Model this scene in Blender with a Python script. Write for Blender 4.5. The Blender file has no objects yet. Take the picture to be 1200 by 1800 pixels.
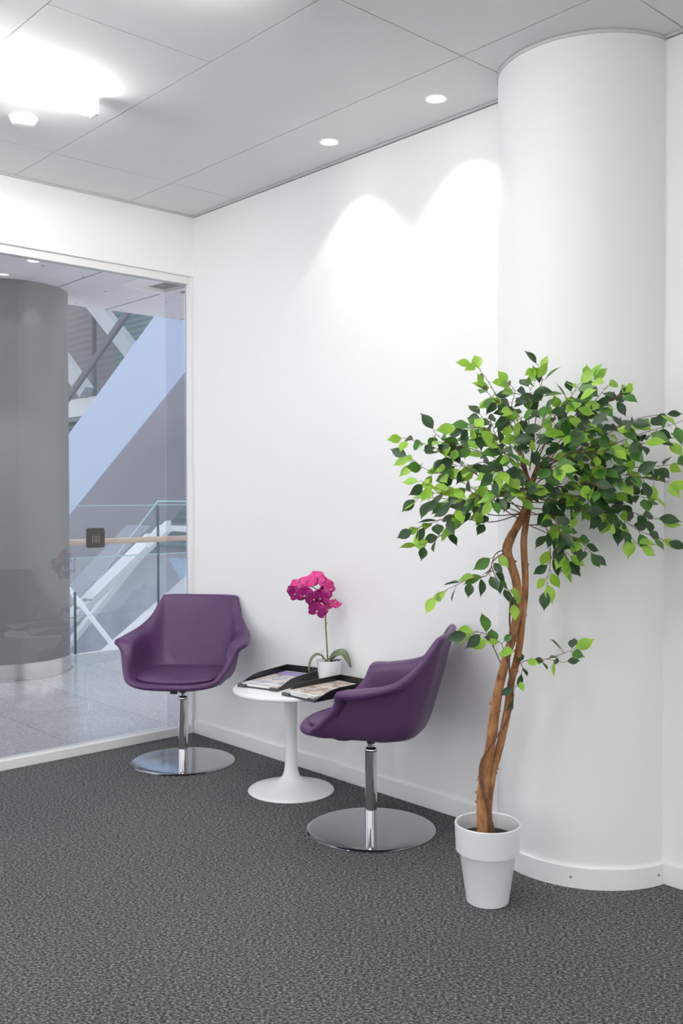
import bpy, bmesh, math, random
from mathutils import Vector, Matrix, Euler, noise
random.seed(7)
C = bpy.context.scene.collection
PI = math.pi
R = math.radians

# ------------------------------------------------------------------ camera
cam_d = bpy.data.cameras.new('camera'); cam = bpy.data.objects.new('camera', cam_d); C.objects.link(cam)
F_PX, YAW, PITCH, ROLL = 1700.07, 0.73974, 0.01863, -0.00213
h = Vector((-math.cos(YAW), math.sin(YAW), 0)); r = Vector((math.sin(YAW), math.cos(YAW), 0)); u = Vector((0, 0, 1))
fw = h*math.cos(PITCH) - u*math.sin(PITCH); up = u*math.cos(PITCH) + h*math.sin(PITCH)
r2 = r*math.cos(ROLL) + up*math.sin(ROLL); u2 = up*math.cos(ROLL) - r*math.sin(ROLL)
cam.matrix_world = Matrix(((r2.x, u2.x, -fw.x, 4.4193), (r2.y, u2.y, -fw.y, -2.9509), (r2.z, u2.z, -fw.z, 1.29986), (0, 0, 0, 1)))
cam_d.sensor_fit = 'VERTICAL'; cam_d.sensor_height = 36; cam_d.lens = F_PX*36/1800
cam_d.clip_start = 0.05; cam_d.clip_end = 100
bpy.context.scene.camera = cam

# ------------------------------------------------------------------ world, light, exposure
W = bpy.data.worlds.new('world'); bpy.context.scene.world = W; W.use_nodes = True
bg = W.node_tree.nodes['Background']; bg.inputs[0].default_value = (0.985, 0.985, 1.0, 1); bg.inputs[1].default_value = 0.98
vs = bpy.context.scene.view_settings
vs.view_transform = 'Standard'; vs.look = 'None'; vs.gamma = 1; vs.exposure = 0.78; vs.use_curve_mapping = False

def area(name, loc, sx, sy, power, col, rot=(0, 0, 0)):
    l = bpy.data.lights.new(name, 'AREA'); l.shape = 'RECTANGLE'; l.size = sx; l.size_y = sy; l.energy = power; l.color = col
    o = bpy.data.objects.new(name, l); C.objects.link(o); o.location = loc; o.rotation_euler = rot
    return o
# daylight falling through the glazed roof of the atrium, then an added side fill
area('skylight_daylight', (-8, 3.0, 8.5), 10, 5, 400, (0.72, 0.85, 1.0))
area('atrium_side_fill', (-8.5, -5.0, 3.5), 7, 5, 125, (0.66, 0.82, 1.0), (R(80), 0, 0))  # added bluish fill lamp to lift the dark atrium ceiling, no opening stands here

# ------------------------------------------------------------------ materials
def mat(name, col, rough=0.5, metal=0.0, **kw):
    m = bpy.data.materials.new(name); m.use_nodes = True
    b = m.node_tree.nodes['Principled BSDF']
    b.inputs['Base Color'].default_value = (*col, 1); b.inputs['Roughness'].default_value = rough; b.inputs['Metallic'].default_value = metal
    for k, v in kw.items():
        b.inputs[k.replace('_', ' ')].default_value = v
    return m
def nd(m, t, **kw):
    n = m.node_tree.nodes.new(t)
    for k, v in kw.items(): setattr(n, k, v)
    return n
def lk(m, a, b): m.node_tree.links.new(a, b)
def bsdf(m): return m.node_tree.nodes['Principled BSDF']
def ramp(m, fac, stops):
    n = nd(m, 'ShaderNodeValToRGB'); e = n.color_ramp.elements
    while len(e) < len(stops): e.new(0.5)
    for i, (p, c) in enumerate(stops): e[i].position = p; e[i].color = (*c, 1)
    lk(m, fac, n.inputs[0]); return n
def coords(m, scale=(1, 1, 1), rot=(0, 0, 0)):
    t = nd(m, 'ShaderNodeTexCoord'); mp = nd(m, 'ShaderNodeMapping'); mp.inputs['Scale'].default_value = scale; mp.inputs['Rotation'].default_value = rot
    lk(m, t.outputs['Object'], mp.inputs[0]); return mp.outputs[0]
def noise_n(m, vec, scale, detail=2, rough=0.5):
    n = nd(m, 'ShaderNodeTexNoise'); n.inputs['Scale'].default_value = scale; n.inputs['Detail'].default_value = detail; n.inputs['Roughness'].default_value = rough
    lk(m, vec, n.inputs['Vector']); return n
def bump(m, hgt, strength, dist=0.002):
    b = nd(m, 'ShaderNodeBump'); b.inputs['Strength'].default_value = strength; b.inputs['Distance'].default_value = dist
    lk(m, hgt, b.inputs['Height']); lk(m, b.outputs[0], bsdf(m).inputs['Normal'])

def mottled(name, col, amt=0.03, scale=3, rough=0.6, bumps=0.05, bscale=180, **kw):
    m = mat(name, col, rough, **kw); v = coords(m)
    n = noise_n(m, v, scale, 3)
    lo = tuple(max(0, c*(1-amt)) for c in col); hi = tuple(min(1, c*(1+amt)) for c in col)
    lk(m, ramp(m, n.outputs[0], [(0.3, lo), (0.7, hi)]).outputs[0], bsdf(m).inputs['Base Color'])
    if bumps:
        n2 = noise_n(m, v, bscale, 2); bump(m, n2.outputs[0], bumps, 0.001)
    return m
M_wall = mottled('wall_paint', (0.89, 0.89, 0.89), 0.008, 1.5, 0.55, 0.05, 240)
M_column = mottled('column_paint', (0.88, 0.88, 0.88), 0.008, 1.5, 0.5, 0.03, 200)
M_ceil = mottled('ceiling_tile', (0.86, 0.86, 0.86), 0.01, 4, 0.8, 0.08, 400)
M_base = mat('baseboard_paint', (0.87, 0.87, 0.87), 0.35)
M_frame = mat('frame_paint', (0.84, 0.84, 0.83), 0.35)
M_gap = mat('shadow_gap', (0.10, 0.10, 0.10), 0.8)
M_trimg = mat('ceiling_trim', (0.62, 0.62, 0.62), 0.5)
def carpet():
    m = mat('carpet', (0.09, 0.09, 0.092), 0.95, Specular_IOR_Level=0.15)
    v0 = coords(m, (1, 1, 1), (0, 0, R(-42))); mp2 = nd(m, 'ShaderNodeMapping'); mp2.inputs['Scale'].default_value = (0.62, 1, 1); lk(m, v0, mp2.inputs[0]); v = mp2.outputs[0]
    n = noise_n(m, v, 160, 3, 0.8); n2 = noise_n(m, v, 420, 2, 0.7); n3 = noise_n(m, coords(m), 1.3, 2)
    a = nd(m, 'ShaderNodeMath', operation='MULTIPLY_ADD'); lk(m, n2.outputs[0], a.inputs[0]); a.inputs[1].default_value = 0.5; lk(m, n.outputs[0], a.inputs[2])
    rp = ramp(m, a.outputs[0], [(0.59, (0.016, 0.016, 0.017)), (0.75, (0.083, 0.083, 0.085)), (0.92, (0.36, 0.36, 0.36))])
    mx = nd(m, 'ShaderNodeMix', data_type='RGBA', blend_type='MULTIPLY'); mx.inputs[0].default_value = 1
    lk(m, rp.outputs[0], mx.inputs[6]); lk(m, ramp(m, n3.outputs[0], [(0.3, (0.9, 0.9, 0.9)), (0.7, (1, 1, 1))]).outputs[0], mx.inputs[7])
    lk(m, mx.outputs[2], bsdf(m).inputs['Base Color']); bump(m, a.outputs[0], 0.35, 0.003)
    return m
M_carpet = carpet()
def terrazzo():
    m = mat('terrazzo', (0.4, 0.42, 0.45), 0.16, Specular_IOR_Level=0.6)
    v = coords(m); n = noise_n(m, v, 110, 3, 0.8)
    rp = ramp(m, n.outputs[0], [(0.34, (0.34, 0.345, 0.36)), (0.5, (0.62, 0.62, 0.63)), (0.66, (0.80, 0.80, 0.80))])
    b = nd(m, 'ShaderNodeTexBrick'); b.inputs['Scale'].default_value = 1; b.inputs['Brick Width'].default_value = 1.2; b.inputs['Row Height'].default_value = 0.6
    b.inputs['Mortar Size'].default_value = 0.003; b.offset = 0.5
    b.inputs['Color1'].default_value = (0.95, 0.95, 0.95, 1); b.inputs['Color2'].default_value = (1, 1, 1, 1); b.inputs['Mortar'].default_value = (0.62, 0.62, 0.62, 1)
    lk(m, v, b.inputs['Vector'])
    mx = nd(m, 'ShaderNodeMix', data_type='RGBA', blend_type='MULTIPLY'); mx.inputs[0].default_value = 1
    lk(m, rp.outputs[0], mx.inputs[6]); lk(m, b.outputs[0], mx.inputs[7]); lk(m, mx.outputs[2], bsdf(m).inputs['Base Color'])
    return m
M_terr = terrazzo()
def glass(name, tint, refl=1.0, milky=0.0):
    m = bpy.data.materials.new(name); m.use_nodes = True; nt = m.node_tree; nt.nodes.clear()
    out = nd(m, 'ShaderNodeOutputMaterial'); tr = nd(m, 'ShaderNodeBsdfTransparent'); tr.inputs[0].default_value = (*tint, 1)
    gl = nd(m, 'ShaderNodeBsdfGlossy'); gl.inputs['Roughness'].default_value = 0.0; gl.inputs[0].default_value = (1, 1, 1, 1)
    fr = nd(m, 'ShaderNodeFresnel'); fr.inputs[0].default_value = 1.5
    mu = nd(m, 'ShaderNodeMath', operation='MULTIPLY'); mu.inputs[1].default_value = refl*2; ge = nd(m, 'ShaderNodeNewGeometry'); fb = nd(m, 'ShaderNodeMath', operation='SUBTRACT'); fb.inputs[0].default_value = 1.0; lk(m, ge.outputs['Backfacing'], fb.inputs[1]); f2 = nd(m, 'ShaderNodeMath', operation='MULTIPLY'); lk(m, fr.outputs[0], f2.inputs[0]); lk(m, fb.outputs[0], f2.inputs[1]); lk(m, f2.outputs[0], mu.inputs[0])
    mx = nd(m, 'ShaderNodeMixShader'); lk(m, mu.outputs[0], mx.inputs[0]); src = tr
    if milky:
        di = nd(m, 'ShaderNodeBsdfDiffuse'); di.inputs[0].default_value = (0.80, 0.86, 0.95, 1)
        m2 = nd(m, 'ShaderNodeMixShader'); m2.inputs[0].default_value = milky; lk(m, tr.outputs[0], m2.inputs[1]); lk(m, di.outputs[0], m2.inputs[2]); src = m2
    lk(m, src.outputs[0], mx.inputs[1]); lk(m, gl.outputs[0], mx.inputs[2]); lk(m, mx.outputs[0], out.inputs[0])
    return m
M_glass = glass('window_glass', (0.83, 0.84, 0.865), 1.0)
M_glass2 = glass('overlap_glass', (0.92, 0.92, 0.94), 0.3)
M_rail_glass = glass('railing_glass', (0.93, 0.96, 0.97), 0.5)
M_rail_milky = glass('railing_lower_glass', (0.95, 0.97, 0.98), 0.5, 0.12)
M_glass_edge = mat('glass_edge', (0.45, 0.68, 0.72), 0.2)
M_joint = mat('glass_joint', (0.05, 0.10, 0.12), 0.4)
def leather():
    m = mat('purple_leather', (0.105, 0.045, 0.135), 0.42, Specular_IOR_Level=0.45)
    v = coords(m); n = nd(m, 'ShaderNodeTexVoronoi'); n.inputs['Scale'].default_value = 550; lk(m, v, n.inputs['Vector'])
    bump(m, n.outputs[0], 0.12, 0.0006)
    n2 = noise_n(m, v, 6, 2)
    lk(m, ramp(m, n2.outputs[0], [(0.3, (0.086, 0.034, 0.114)), (0.7, (0.100, 0.040, 0.128))]).outputs[0], bsdf(m).inputs['Base Color'])
    return m
M_leather = leather()
M_chrome = mat('chrome', (0.72, 0.72, 0.73), 0.06, 1.0)
M_disc = mat('polished_steel', (0.50, 0.50, 0.51), 0.09, 1.0)
M_steel = mat('brushed_steel', (0.62, 0.61, 0.59), 0.22, 1.0)
M_black = mat('black_plastic', (0.015, 0.015, 0.016), 0.4)
M_tray = mat('tray_plastic', (0.018, 0.017, 0.018), 0.22)
M_trayf = mat('tray_front_plastic', (0.07, 0.07, 0.075), 0.35)
M_table = mat('white_lacquer', (0.86, 0.86, 0.87), 0.25)
M_ceramic = mat('white_ceramic', (0.84, 0.86, 0.88), 0.15)
M_plasticpot = mottled('white_plastic_pot', (0.80, 0.82, 0.84), 0.01, 5, 0.35, 0.04, 300)
M_soil = mottled('soil', (0.03, 0.022, 0.016), 0.5, 60, 0.95, 0.8, 120)
def bark():
    m = mat('bark', (0.3, 0.14, 0.06), 0.75); v = coords(m, (1, 1, 0.22)); n = noise_n(m, v, 90, 5, 0.7); n2 = noise_n(m, coords(m), 22, 3)
    a = nd(m, 'ShaderNodeMath', operation='ADD'); lk(m, n.outputs[0], a.inputs[0]); lk(m, n2.outputs[0], a.inputs[1])
    a3 = nd(m, 'ShaderNodeMath', operation='MULTIPLY_ADD'); lk(m, a.outputs[0], a3.inputs[0]); a3.inputs[1].default_value = 1.5; a3.inputs[2].default_value = -1.0
    lk(m, ramp(m, a3.outputs[0], [(0.0, (0.09, 0.036, 0.016)), (0.40, (0.34, 0.145, 0.052)), (1.0, (0.56, 0.30, 0.14))]).outputs[0], bsdf(m).inputs['Base Color'])
    bump(m, n.outputs[0], 0.8, 0.003); return m
M_bark = bark()
M_vine = mottled('vine_bark', (0.16, 0.08, 0.05), 0.3, 60, 0.8, 0.4, 200)
def leafm(name, col, var):
    m = mat(name, col, 0.38, Specular_IOR_Level=0.5)
    v = coords(m); n = noise_n(m, v, 14, 2)
    lk(m, ramp(m, n.outputs[0], [(0.35, col), (0.65, var)]).outputs[0], bsdf(m).inputs['Base Color'])
    b = bsdf(m); b.inputs['Subsurface Weight'].default_value = 0.0
    # a little light passes through the thin leaf
    out = [x for x in m.node_tree.nodes if x.type == 'OUTPUT_MATERIAL'][0]
    tl = nd(m, 'ShaderNodeBsdfTranslucent'); tl.inputs[0].default_value = (*[min(1, c*1.6) for c in var], 1)
    mx = nd(m, 'ShaderNodeMixShader'); mx.inputs[0].default_value = 0.18
    lk(m, b.outputs[0], mx.inputs[1]); lk(m, tl.outputs[0], mx.inputs[2]); lk(m, mx.outputs[0], out.inputs[0])
    return m
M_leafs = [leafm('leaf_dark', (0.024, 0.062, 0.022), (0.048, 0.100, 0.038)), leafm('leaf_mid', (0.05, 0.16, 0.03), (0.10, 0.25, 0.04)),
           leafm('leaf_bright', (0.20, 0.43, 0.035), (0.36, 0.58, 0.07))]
M_petal = leafm('orchid_petal', (0.62, 0.02, 0.21), (0.82, 0.07, 0.36))
M_petal2 = leafm('orchid_petal_deep', (0.32, 0.006, 0.16), (0.48, 0.02, 0.24))
M_lip = mat('orchid_lip', (0.75, 0.45, 0.50), 0.4)
M_stem = mottled('orchid_stem', (0.20, 0.26, 0.07), 0.2, 60, 0.45, 0)
M_oleaf = leafm('orchid_leaf', (0.13, 0.17, 0.10), (0.24, 0.30, 0.17))
M_root = mat('orchid_root', (0.012, 0.014, 0.01), 0.6)
M_wood = mottled('handrail_wood', (0.62, 0.47, 0.36), 0.08, 9, 0.3, 0)
def emis(name, col, s):
    m = bpy.data.materials.new(name); m.use_nodes = True; nt = m.node_tree; nt.nodes.clear()
    out = nd(m, 'ShaderNodeOutputMaterial'); e = nd(m, 'ShaderNodeEmission'); e.inputs[0].default_value = (*col, 1); e.inputs[1].default_value = s
    lk(m, e.outputs[0], out.inputs[0]); return m
M_lum = emis('luminaire_diffuser', (1, 0.99, 0.97), 26)
M_led = emis('downlight_lens', (1, 0.97, 0.93), 6)
M_lamp_white = mat('lamp_white', (0.85, 0.85, 0.85), 0.4)
M_atr_ceil = mottled('atrium_ceiling_panel', (0.78, 0.76, 0.79), 0.05, 2, 0.5, 0)
M_atr_col = mottled('atrium_column_paint', (0.22, 0.22, 0.215), 0.02, 2, 0.5, 0)
M_stringer = mat('stringer_paint', (0.35, 0.42, 0.54), 0.5)
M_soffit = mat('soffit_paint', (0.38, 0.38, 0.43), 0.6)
M_white_steel = mat('white_steel', (0.78, 0.77, 0.78), 0.4)
M_blue_steel = mat('blue_steel', (0.33, 0.56, 0.76), 0.4)
M_darkrail = mat('dark_rail', (0.10, 0.11, 0.13), 0.4)
def louvre(name, a, b, scale):
    m = mat(name, a, 0.5); v = coords(m); s = nd(m, 'ShaderNodeSeparateXYZ'); lk(m, v, s.inputs[0])
    mu = nd(m, 'ShaderNodeMath', operation='MULTIPLY'); mu.inputs[1].default_value = scale; lk(m, s.outputs[2], mu.inputs[0])
    fr = nd(m, 'ShaderNodeMath', operation='FRACT'); lk(m, mu.outputs[0], fr.inputs[0])
    lk(m, ramp(m, fr.outputs[0], [(0.0, a), (0.45, a), (0.55, b), (1.0, b)]).outputs[0], bsdf(m).inputs['Base Color']); return m
M_teal = louvre('teal_louvres', (0.10, 0.18, 0.19), (0.18, 0.29, 0.31), 8)
M_tealdark2 = louvre('dark_teal_slats', (0.055, 0.13, 0.14), (0.13, 0.23, 0.25), 7)
M_truss = mat('truss_grey', (0.42, 0.44, 0.46), 0.5)
M_lilac = mottled('lilac_wall', (0.33, 0.35, 0.41), 0.25, 0.8, 0.6, 0)
M_greyl = louvre('grey_louvres', (0.20, 0.20, 0.23), (0.24, 0.24, 0.27), 6)

# ------------------------------------------------------------------ helpers
class MB:
    def __init__(s): s.v = []; s.f = []; s.m = []
    def add(s, vs, fs, mi=0):
        o = len(s.v); s.v += [Vector(p) for p in vs]; s.f += [tuple(i+o for i in f) for f in fs]; s.m += [mi]*len(fs)
    def box(s, a, b, mi=0, M=None):
        (x0, y0, z0), (x1, y1, z1) = a, b
        vs = [Vector(p) for p in [(x0,y0,z0),(x1,y0,z0),(x1,y1,z0),(x0,y1,z0),(x0,y0,z1),(x1,y0,z1),(x1,y1,z1),(x0,y1,z1)]]
        if M: vs = [M @ p for p in vs]
        s.add(vs, [(0,3,2,1),(4,5,6,7),(0,1,5,4),(1,2,6,5),(2,3,7,6),(3,0,4,7)], mi)
    def prism(s, poly, y0, y1, axis='y', mi=0):
        n = len(poly)
        def P(a, b, t): return (a, t, b) if axis == 'y' else ((t, a, b) if axis == 'x' else (a, b, t))
        vs = [P(a, b, y0) for a, b in poly]+[P(a, b, y1) for a, b in poly]
        s.add(vs, [tuple(range(n)), tuple(range(2*n-1, n-1, -1))]+[(i, i+n, (i+1) % n+n, (i+1) % n) for i in range(n)], mi)
    def lathe(s, prof, n=48, c=(0, 0, 0), mi=0, a0=0, a1=2*PI):
        full = abs(a1-a0-2*PI) < 1e-6; k = n if full else n+1; vs = []
        for j in range(k):
            a = a0+(a1-a0)*j/n
            for (rr, z) in prof: vs.append((c[0]+rr*math.cos(a), c[1]+rr*math.sin(a), c[2]+z))
        L = len(prof); fs = []
        for j in range(n):
            for i in range(L-1):
                a = j*L+i; b = ((j+1) % k)*L+i; fs.append((a, b, b+1, a+1))
        s.add(vs, fs, mi)
    def tube(s, pts, rad, n=8, mi=0, caps=True):
        pts = [Vector(p) for p in pts]; rad = rad if hasattr(rad, '__len__') else [rad]*len(pts)
        vs = []; nrm = None
        for i, p in enumerate(pts):
            t = (pts[min(i+1, len(pts)-1)]-pts[max(i-1, 0)]).normalized()
            if nrm is None: nrm = t.orthogonal().normalized()
            nrm = (nrm-t*nrm.dot(t)).normalized(); b = t.cross(nrm)
            for j in range(n):
                a = 2*PI*j/n; vs.append(p+(nrm*math.cos(a)+b*math.sin(a))*rad[i])
        fs = [(i*n+j, i*n+(j+1) % n, (i+1)*n+(j+1) % n, (i+1)*n+j) for i in range(len(pts)-1) for j in range(n)]
        if caps: fs += [tuple(range(n-1, -1, -1)), tuple(range((len(pts)-1)*n, len(pts)*n))]
        s.add(vs, fs, mi)
    def build(s, name, mats, parent=None, smooth=False, bevel=0, seg=3, recalc=True, angle=40):
        me = bpy.data.meshes.new(name); me.from_pydata(s.v, [], s.f); mats = mats if isinstance(mats, (list, tuple)) else [mats]
        for m in mats: me.materials.append(m)
        for p, mi in zip(me.polygons, s.m): p.material_index = mi
        if recalc:
            bm = bmesh.new(); bm.from_mesh(me); bmesh.ops.recalc_face_normals(bm, faces=bm.faces); bm.to_mesh(me); bm.free()
        if smooth:
            me.shade_smooth()
            if angle: me.set_sharp_from_angle(angle=R(angle))
        o = bpy.data.objects.new(name, me); C.objects.link(o)
        if parent: o.parent = parent
        if bevel:
            b = o.modifiers.new('bevel', 'BEVEL'); b.width = bevel; b.segments = seg; b.limit_method = 'ANGLE'; b.angle_limit = R(35)
            if not smooth: me.shade_smooth(); me.set_sharp_from_angle(angle=R(50))
        return o
def struct(o): o['kind'] = 'structure'; return o
def tag(o, label, cat, group=None):
    o['label'] = label; o['category'] = cat
    if group: o['group'] = group
    return o
def thing(name, label, cat, loc=(0, 0, 0), rz=0, group=None):
    o = bpy.data.objects.new(name, None); C.objects.link(o); o.location = loc; o.rotation_euler = (0, 0, rz); o.empty_display_size = 0.1
    if label: tag(o, label, cat, group)
    return o
def catmull(pts, n):
    pts = [Vector(p) for p in pts]; out = []
    for i in range(len(pts)-1):
        p0 = pts[i-1] if i > 0 else pts[i]*2-pts[i+1]; p1 = pts[i]; p2 = pts[i+1]; p3 = pts[i+2] if i+2 < len(pts) else pts[i+1]*2-pts[i]
        for k in range(n):
            t = k/n; out.append(0.5*((2*p1)+(p2-p0)*t+(2*p0-5*p1+4*p2-p3)*t*t+(3*p1-p0-3*p2+p3)*t**3))
    out.append(pts[-1]); return out
def spline1(vals, t):
    n = len(vals)-1; x = min(max(t*n, 0), n-1e-9); i = int(x); return vals[i]+(vals[i+1]-vals[i])*(x-i)

# ------------------------------------------------------------------ room structure
H = 2.8
b = MB(); b.box((-0.005, -13.0, -0.12), (13.0, 0.0, 0.0)); struct(b.build('floor', M_carpet))
b = MB(); b.box((-2.86, -5.0, -0.35), (-0.005, 4.0, -0.004)); struct(b.build('floor_atrium', M_terr))
b = MB(); b.box((-0.02, 0.0, -0.12), (9.0, 0.15, 2.79)); struct(b.build('wall_back', M_wall))
b = MB(); b.box((-0.16, -7.0, 2.476), (0.0, 0.0, 2.794)); struct(b.build('wall_left', M_wall))
# suspended ceiling: tiles with narrow joints under a backing slab
b = MB(); b.box((-0.16, -7.0, 2.812), (7.0, 0.15, 2.95), 1)
rows = [(-0.012, -0.39, [0.012, 0.41, 2.23, 2.84, 4.66, 6.5]), (-0.39, -1.0, [0.012, 0.41, 2.23, 4.05, 5.9]), (-1.0, -1.6, [0.012, 0.41, 1.61, 2.81, 4.01, 5.2, 6.4])]
yy = -1.6
k = 0
while yy > -6.8:
    rows.append((yy, yy-0.6, [[0.012, 0.41, 1.61, 2.81, 4.01, 5.2, 6.4], [0.012, 1.01, 2.21, 3.41, 4.61, 5.8]][(k+1) % 2])); yy -= 0.6; k += 1
g = 0.0022
for (ya, yb, xs) in rows:
    for i in range(len(xs)-1):
        b.box((xs[i]+g, yb+g, 2.8), (xs[i+1]-g, ya-g, 2.812), 0)
struct(b.build('ceiling', [M_ceil, M_gap]))
b = MB(); b.box((-0.0, -0.011, 2.792), (7.0, -0.0002, 2.806)); b.box((0.0002, -7.0, 2.792), (0.011, -0.011, 2.806)); struct(b.build('trim_1', M_trimg))
# half-round column casing on the back wall
CX, CY, CR = 2.452, 0.045, 0.322
def arc(rr, z0, z1, lip=False):
    a0 = math.asin(-CY/rr); return (a0-PI-2*a0, a0)
b = MB(); prof = [(CR, 0.0), (CR, 2.792)]
al = math.asin((CY-0.0)/CR)
b.lathe(prof, 72, (CX, CY, 0), 0, -PI+al, -al); struct(b.build('wall_column', M_column, smooth=True))
b = MB(); b.lathe([(CR-0.01, 2.788), (CR+0.004, 2.788), (CR+0.004, 2.799), (CR-0.01, 2.799)], 72, (CX, CY, 0), 0, -PI+al, -al); struct(b.build('trim_2', M_trimg, smooth=True))
# baseboards
BH = 0.07
b = MB(); b.box((0.0, -0.011, 0.0), (CX-math.sqrt(CR**2-CY**2)-0.006, 0.0, BH)); b.box((CX+math.sqrt(CR**2-CY**2)+0.009, -0.011, 0.0), (7.0, 0.0, BH)); struct(b.build('baseboard_back', M_base, bevel=0.002))
b = MB(); b.lathe([(CR, 0.0), (CR+0.011, 0.0), (CR+0.011, BH-0.002), (CR+0.009, BH), (CR, BH)], 72, (CX, CY, 0), 0, -PI+al, -al)
bbc = struct(b.build('baseboard_column', M_base, smooth=True))
for ang in (R(-66), R(-13.5)):
    s = MB(); rr = CR+0.0105; c, sn = math.cos(ang), math.sin(ang)
    s.tube([(CX+rr*c, CY+rr*sn, 0.035), (CX+(rr+0.002)*c, CY+(rr+0.002)*sn, 0.035)], 0.0035, 10); s.build('screw', M_darkrail, bbc)
# interior glazed wall: sill, frame, panes
win = struct(bpy.data.objects.new('window_1', None)); C.objects.link(win)
b = MB(); b.box((-0.075, -7.0, 0.0), (-0.0, -0.0125, 0.044)); b.build('window_sill', M_frame, win, bevel=0.002)
b = MB(); b.box((-0.072, -7.0, 2.436), (-0.018, -0.019, 2.476)); b.box((-0.0525, -0.0185, 0.045), (-0.004, -0.0005, 2.475))
b.build('window_frame', M_frame, win, bevel=0.0015)
b = MB(); b.box((-0.052, -6.9, 0.0445), (-0.040, -0.019, 2.4355)); b.build('pane', M_glass, win)
b = MB(); b.box((-0.070, -0.135, 0.0445), (-0.062, -0.019, 2.4355)); b.build('pane', M_glass2, win)
# square sticker on the glass, three pale strokes on dark grey
st = thing('glass_sticker', 'dark grey rounded square sticker with pale strokes on the window glass', 'sticker', (-0.0385, -0.570, 1.080), 0)
def rrect(w, hh, rad, n=6):
    pts = []
    for (sx, sz, a0) in [(1, 1, 0), (-1, 1, 90), (-1, -1, 180), (1, -1, 270)]:
        for i in range(n+1):
            a = R(a0+90*i/n); pts.append((sx*(w/2-rad)+rad*math.cos(a), sz*(hh/2-rad)+rad*math.sin(a)))
    return pts
b = MB(); b.prism(rrect(0.103, 0.100, 0.012), -0.0010, 0.0012, 'x'); b.build('backing', mat('sticker_grey', (0.075, 0.070, 0.068), 0.5), st)
M_stroke = mat('sticker_stroke', (0.42, 0.39, 0.36), 0.5)
for (y0, z0, y1, z1) in [(-0.018, -0.022, -0.013, 0.018), (-0.004, -0.022, -0.002, 0.012), (0.008, -0.022, 0.006, 0.012), (0.022, -0.022, 0.016, 0.018)]:
    b = MB(); b.prism([(y0-0.0018, z0), (y0+0.0018, z0), (y1+0.0008, z1), (y1-0.0008, z1)], 0.0012, 0.0016, 'x'); b.build('stroke', M_stroke, st)

# ------------------------------------------------------------------ ceiling lamps
def luminaire(x0, x1, y0, y1, label):
    t = thing('ceiling_luminaire', label, 'ceiling light', ((x0+x1)/2, (y0+y1)/2, 2.8), 0, 'surface mounted luminaires on the ceiling')
    w, l = (x1-x0)/2, (y1-y0)/2
    b = MB(); b.box((-w*0.8, -l*0.97, -0.012), (w*0.8, l*0.97, 0.0)); b.build('mounting_plate', M_lamp_white, t)
    b = MB(); b.box((-w, -l+0.012, -0.068), (w, l-0.012, -0.012)); b.build('diffuser', M_lum, t, bevel=0.004)
    for s in (-1, 1):
        b = MB(); b.box((-w-0.002, s*l-0.006, -0.071), (w+0.002, s*l+0.006, -0.010)); b.build('end_cap', M_lamp_white, t, bevel=0.002)
    return t
luminaire(1.045, 1.095, -2.25, -1.155, 'long glowing ceiling luminaire near the glass wall, beside the smoke detector')
luminaire(2.18, 2.23, -2.45, -1.25, 'long glowing ceiling luminaire at the top edge of the photo, right of the other')
luminaire(3.3, 3.35, -2.6, -1.45, 'long glowing ceiling luminaire above and right of the frame')
luminaire(2.1, 2.15, -4.9, -3.7, 'long glowing ceiling luminaire behind the camera to the left')
luminaire(4.3, 4.35, -4.9, -3.7, 'long glowing ceiling luminaire behind the camera to the right')
t = thing('smoke_detector', 'round white smoke detector under the ceiling beside the glowing luminaire', 'smoke detector', (0.705, -1.27, 2.8))
b = MB(); b.lathe([(0.0, -0.012), (0.052, -0.012), (0.056, -0.008), (0.056, 0.0), (0, 0)], 40); b.build('mount_ring', M_lamp_white, t, smooth=True)
b = MB(); b.lathe([(0.0, -0.036), (0.03, -0.034), (0.043, -0.028), (0.049, -0.018), (0.050, -0.012), (0, -0.012)], 40); b.build('cover', M_lamp_white, t, smooth=True)
def downlight(x, y, z, label, energy, ang=62, group='recessed downlights', bl=0.35, col=(1, 0.95, 0.88)):
    t = thing('downlight', label, 'ceiling light', (x, y, z), 0, group)
    b = MB(); b.lathe([(0.036, 0.006), (0.036, -0.002), (0.040, -0.004), (0.0455, -0.0025), (0.046, 0.0005)], 40); b.build('trim_ring', M_lamp_white, t, smooth=True)
    b = MB(); b.lathe([(0.0, -0.001), (0.036, -0.001)], 40); b.build('lens', M_led, t)
    l = bpy.data.lights.new('downlight_beam', 'SPOT'); l.energy = energy; l.spot_size = R(ang); l.spot_blend = bl; l.color = col; l.shadow_soft_size = 0.03
    o = bpy.data.objects.new('downlight_beam', l); C.objects.link(o); o.location = (x, y, z-0.012)
    return t
for (x, lab) in [(1.931, 'round glowing downlight in the ceiling, the one nearer the column'), (1.322, 'round glowing downlight in the ceiling, the one farther left from the column')]:
    downlight(x, -0.19, 2.8, lab, 4.5, 95, 'recessed downlights along the back wall', 0.3)
    l = bpy.data.lights.new('downlight_core', 'SPOT'); l.energy = 3.5; l.spot_size = R(60); l.spot_blend = 0.5; l.color = (1, 0.95, 0.88); l.shadow_soft_size = 0.02
    o = bpy.data.objects.new('downlight_core', l); C.objects.link(o); o.location = (x, -0.19, 2.785)

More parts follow.
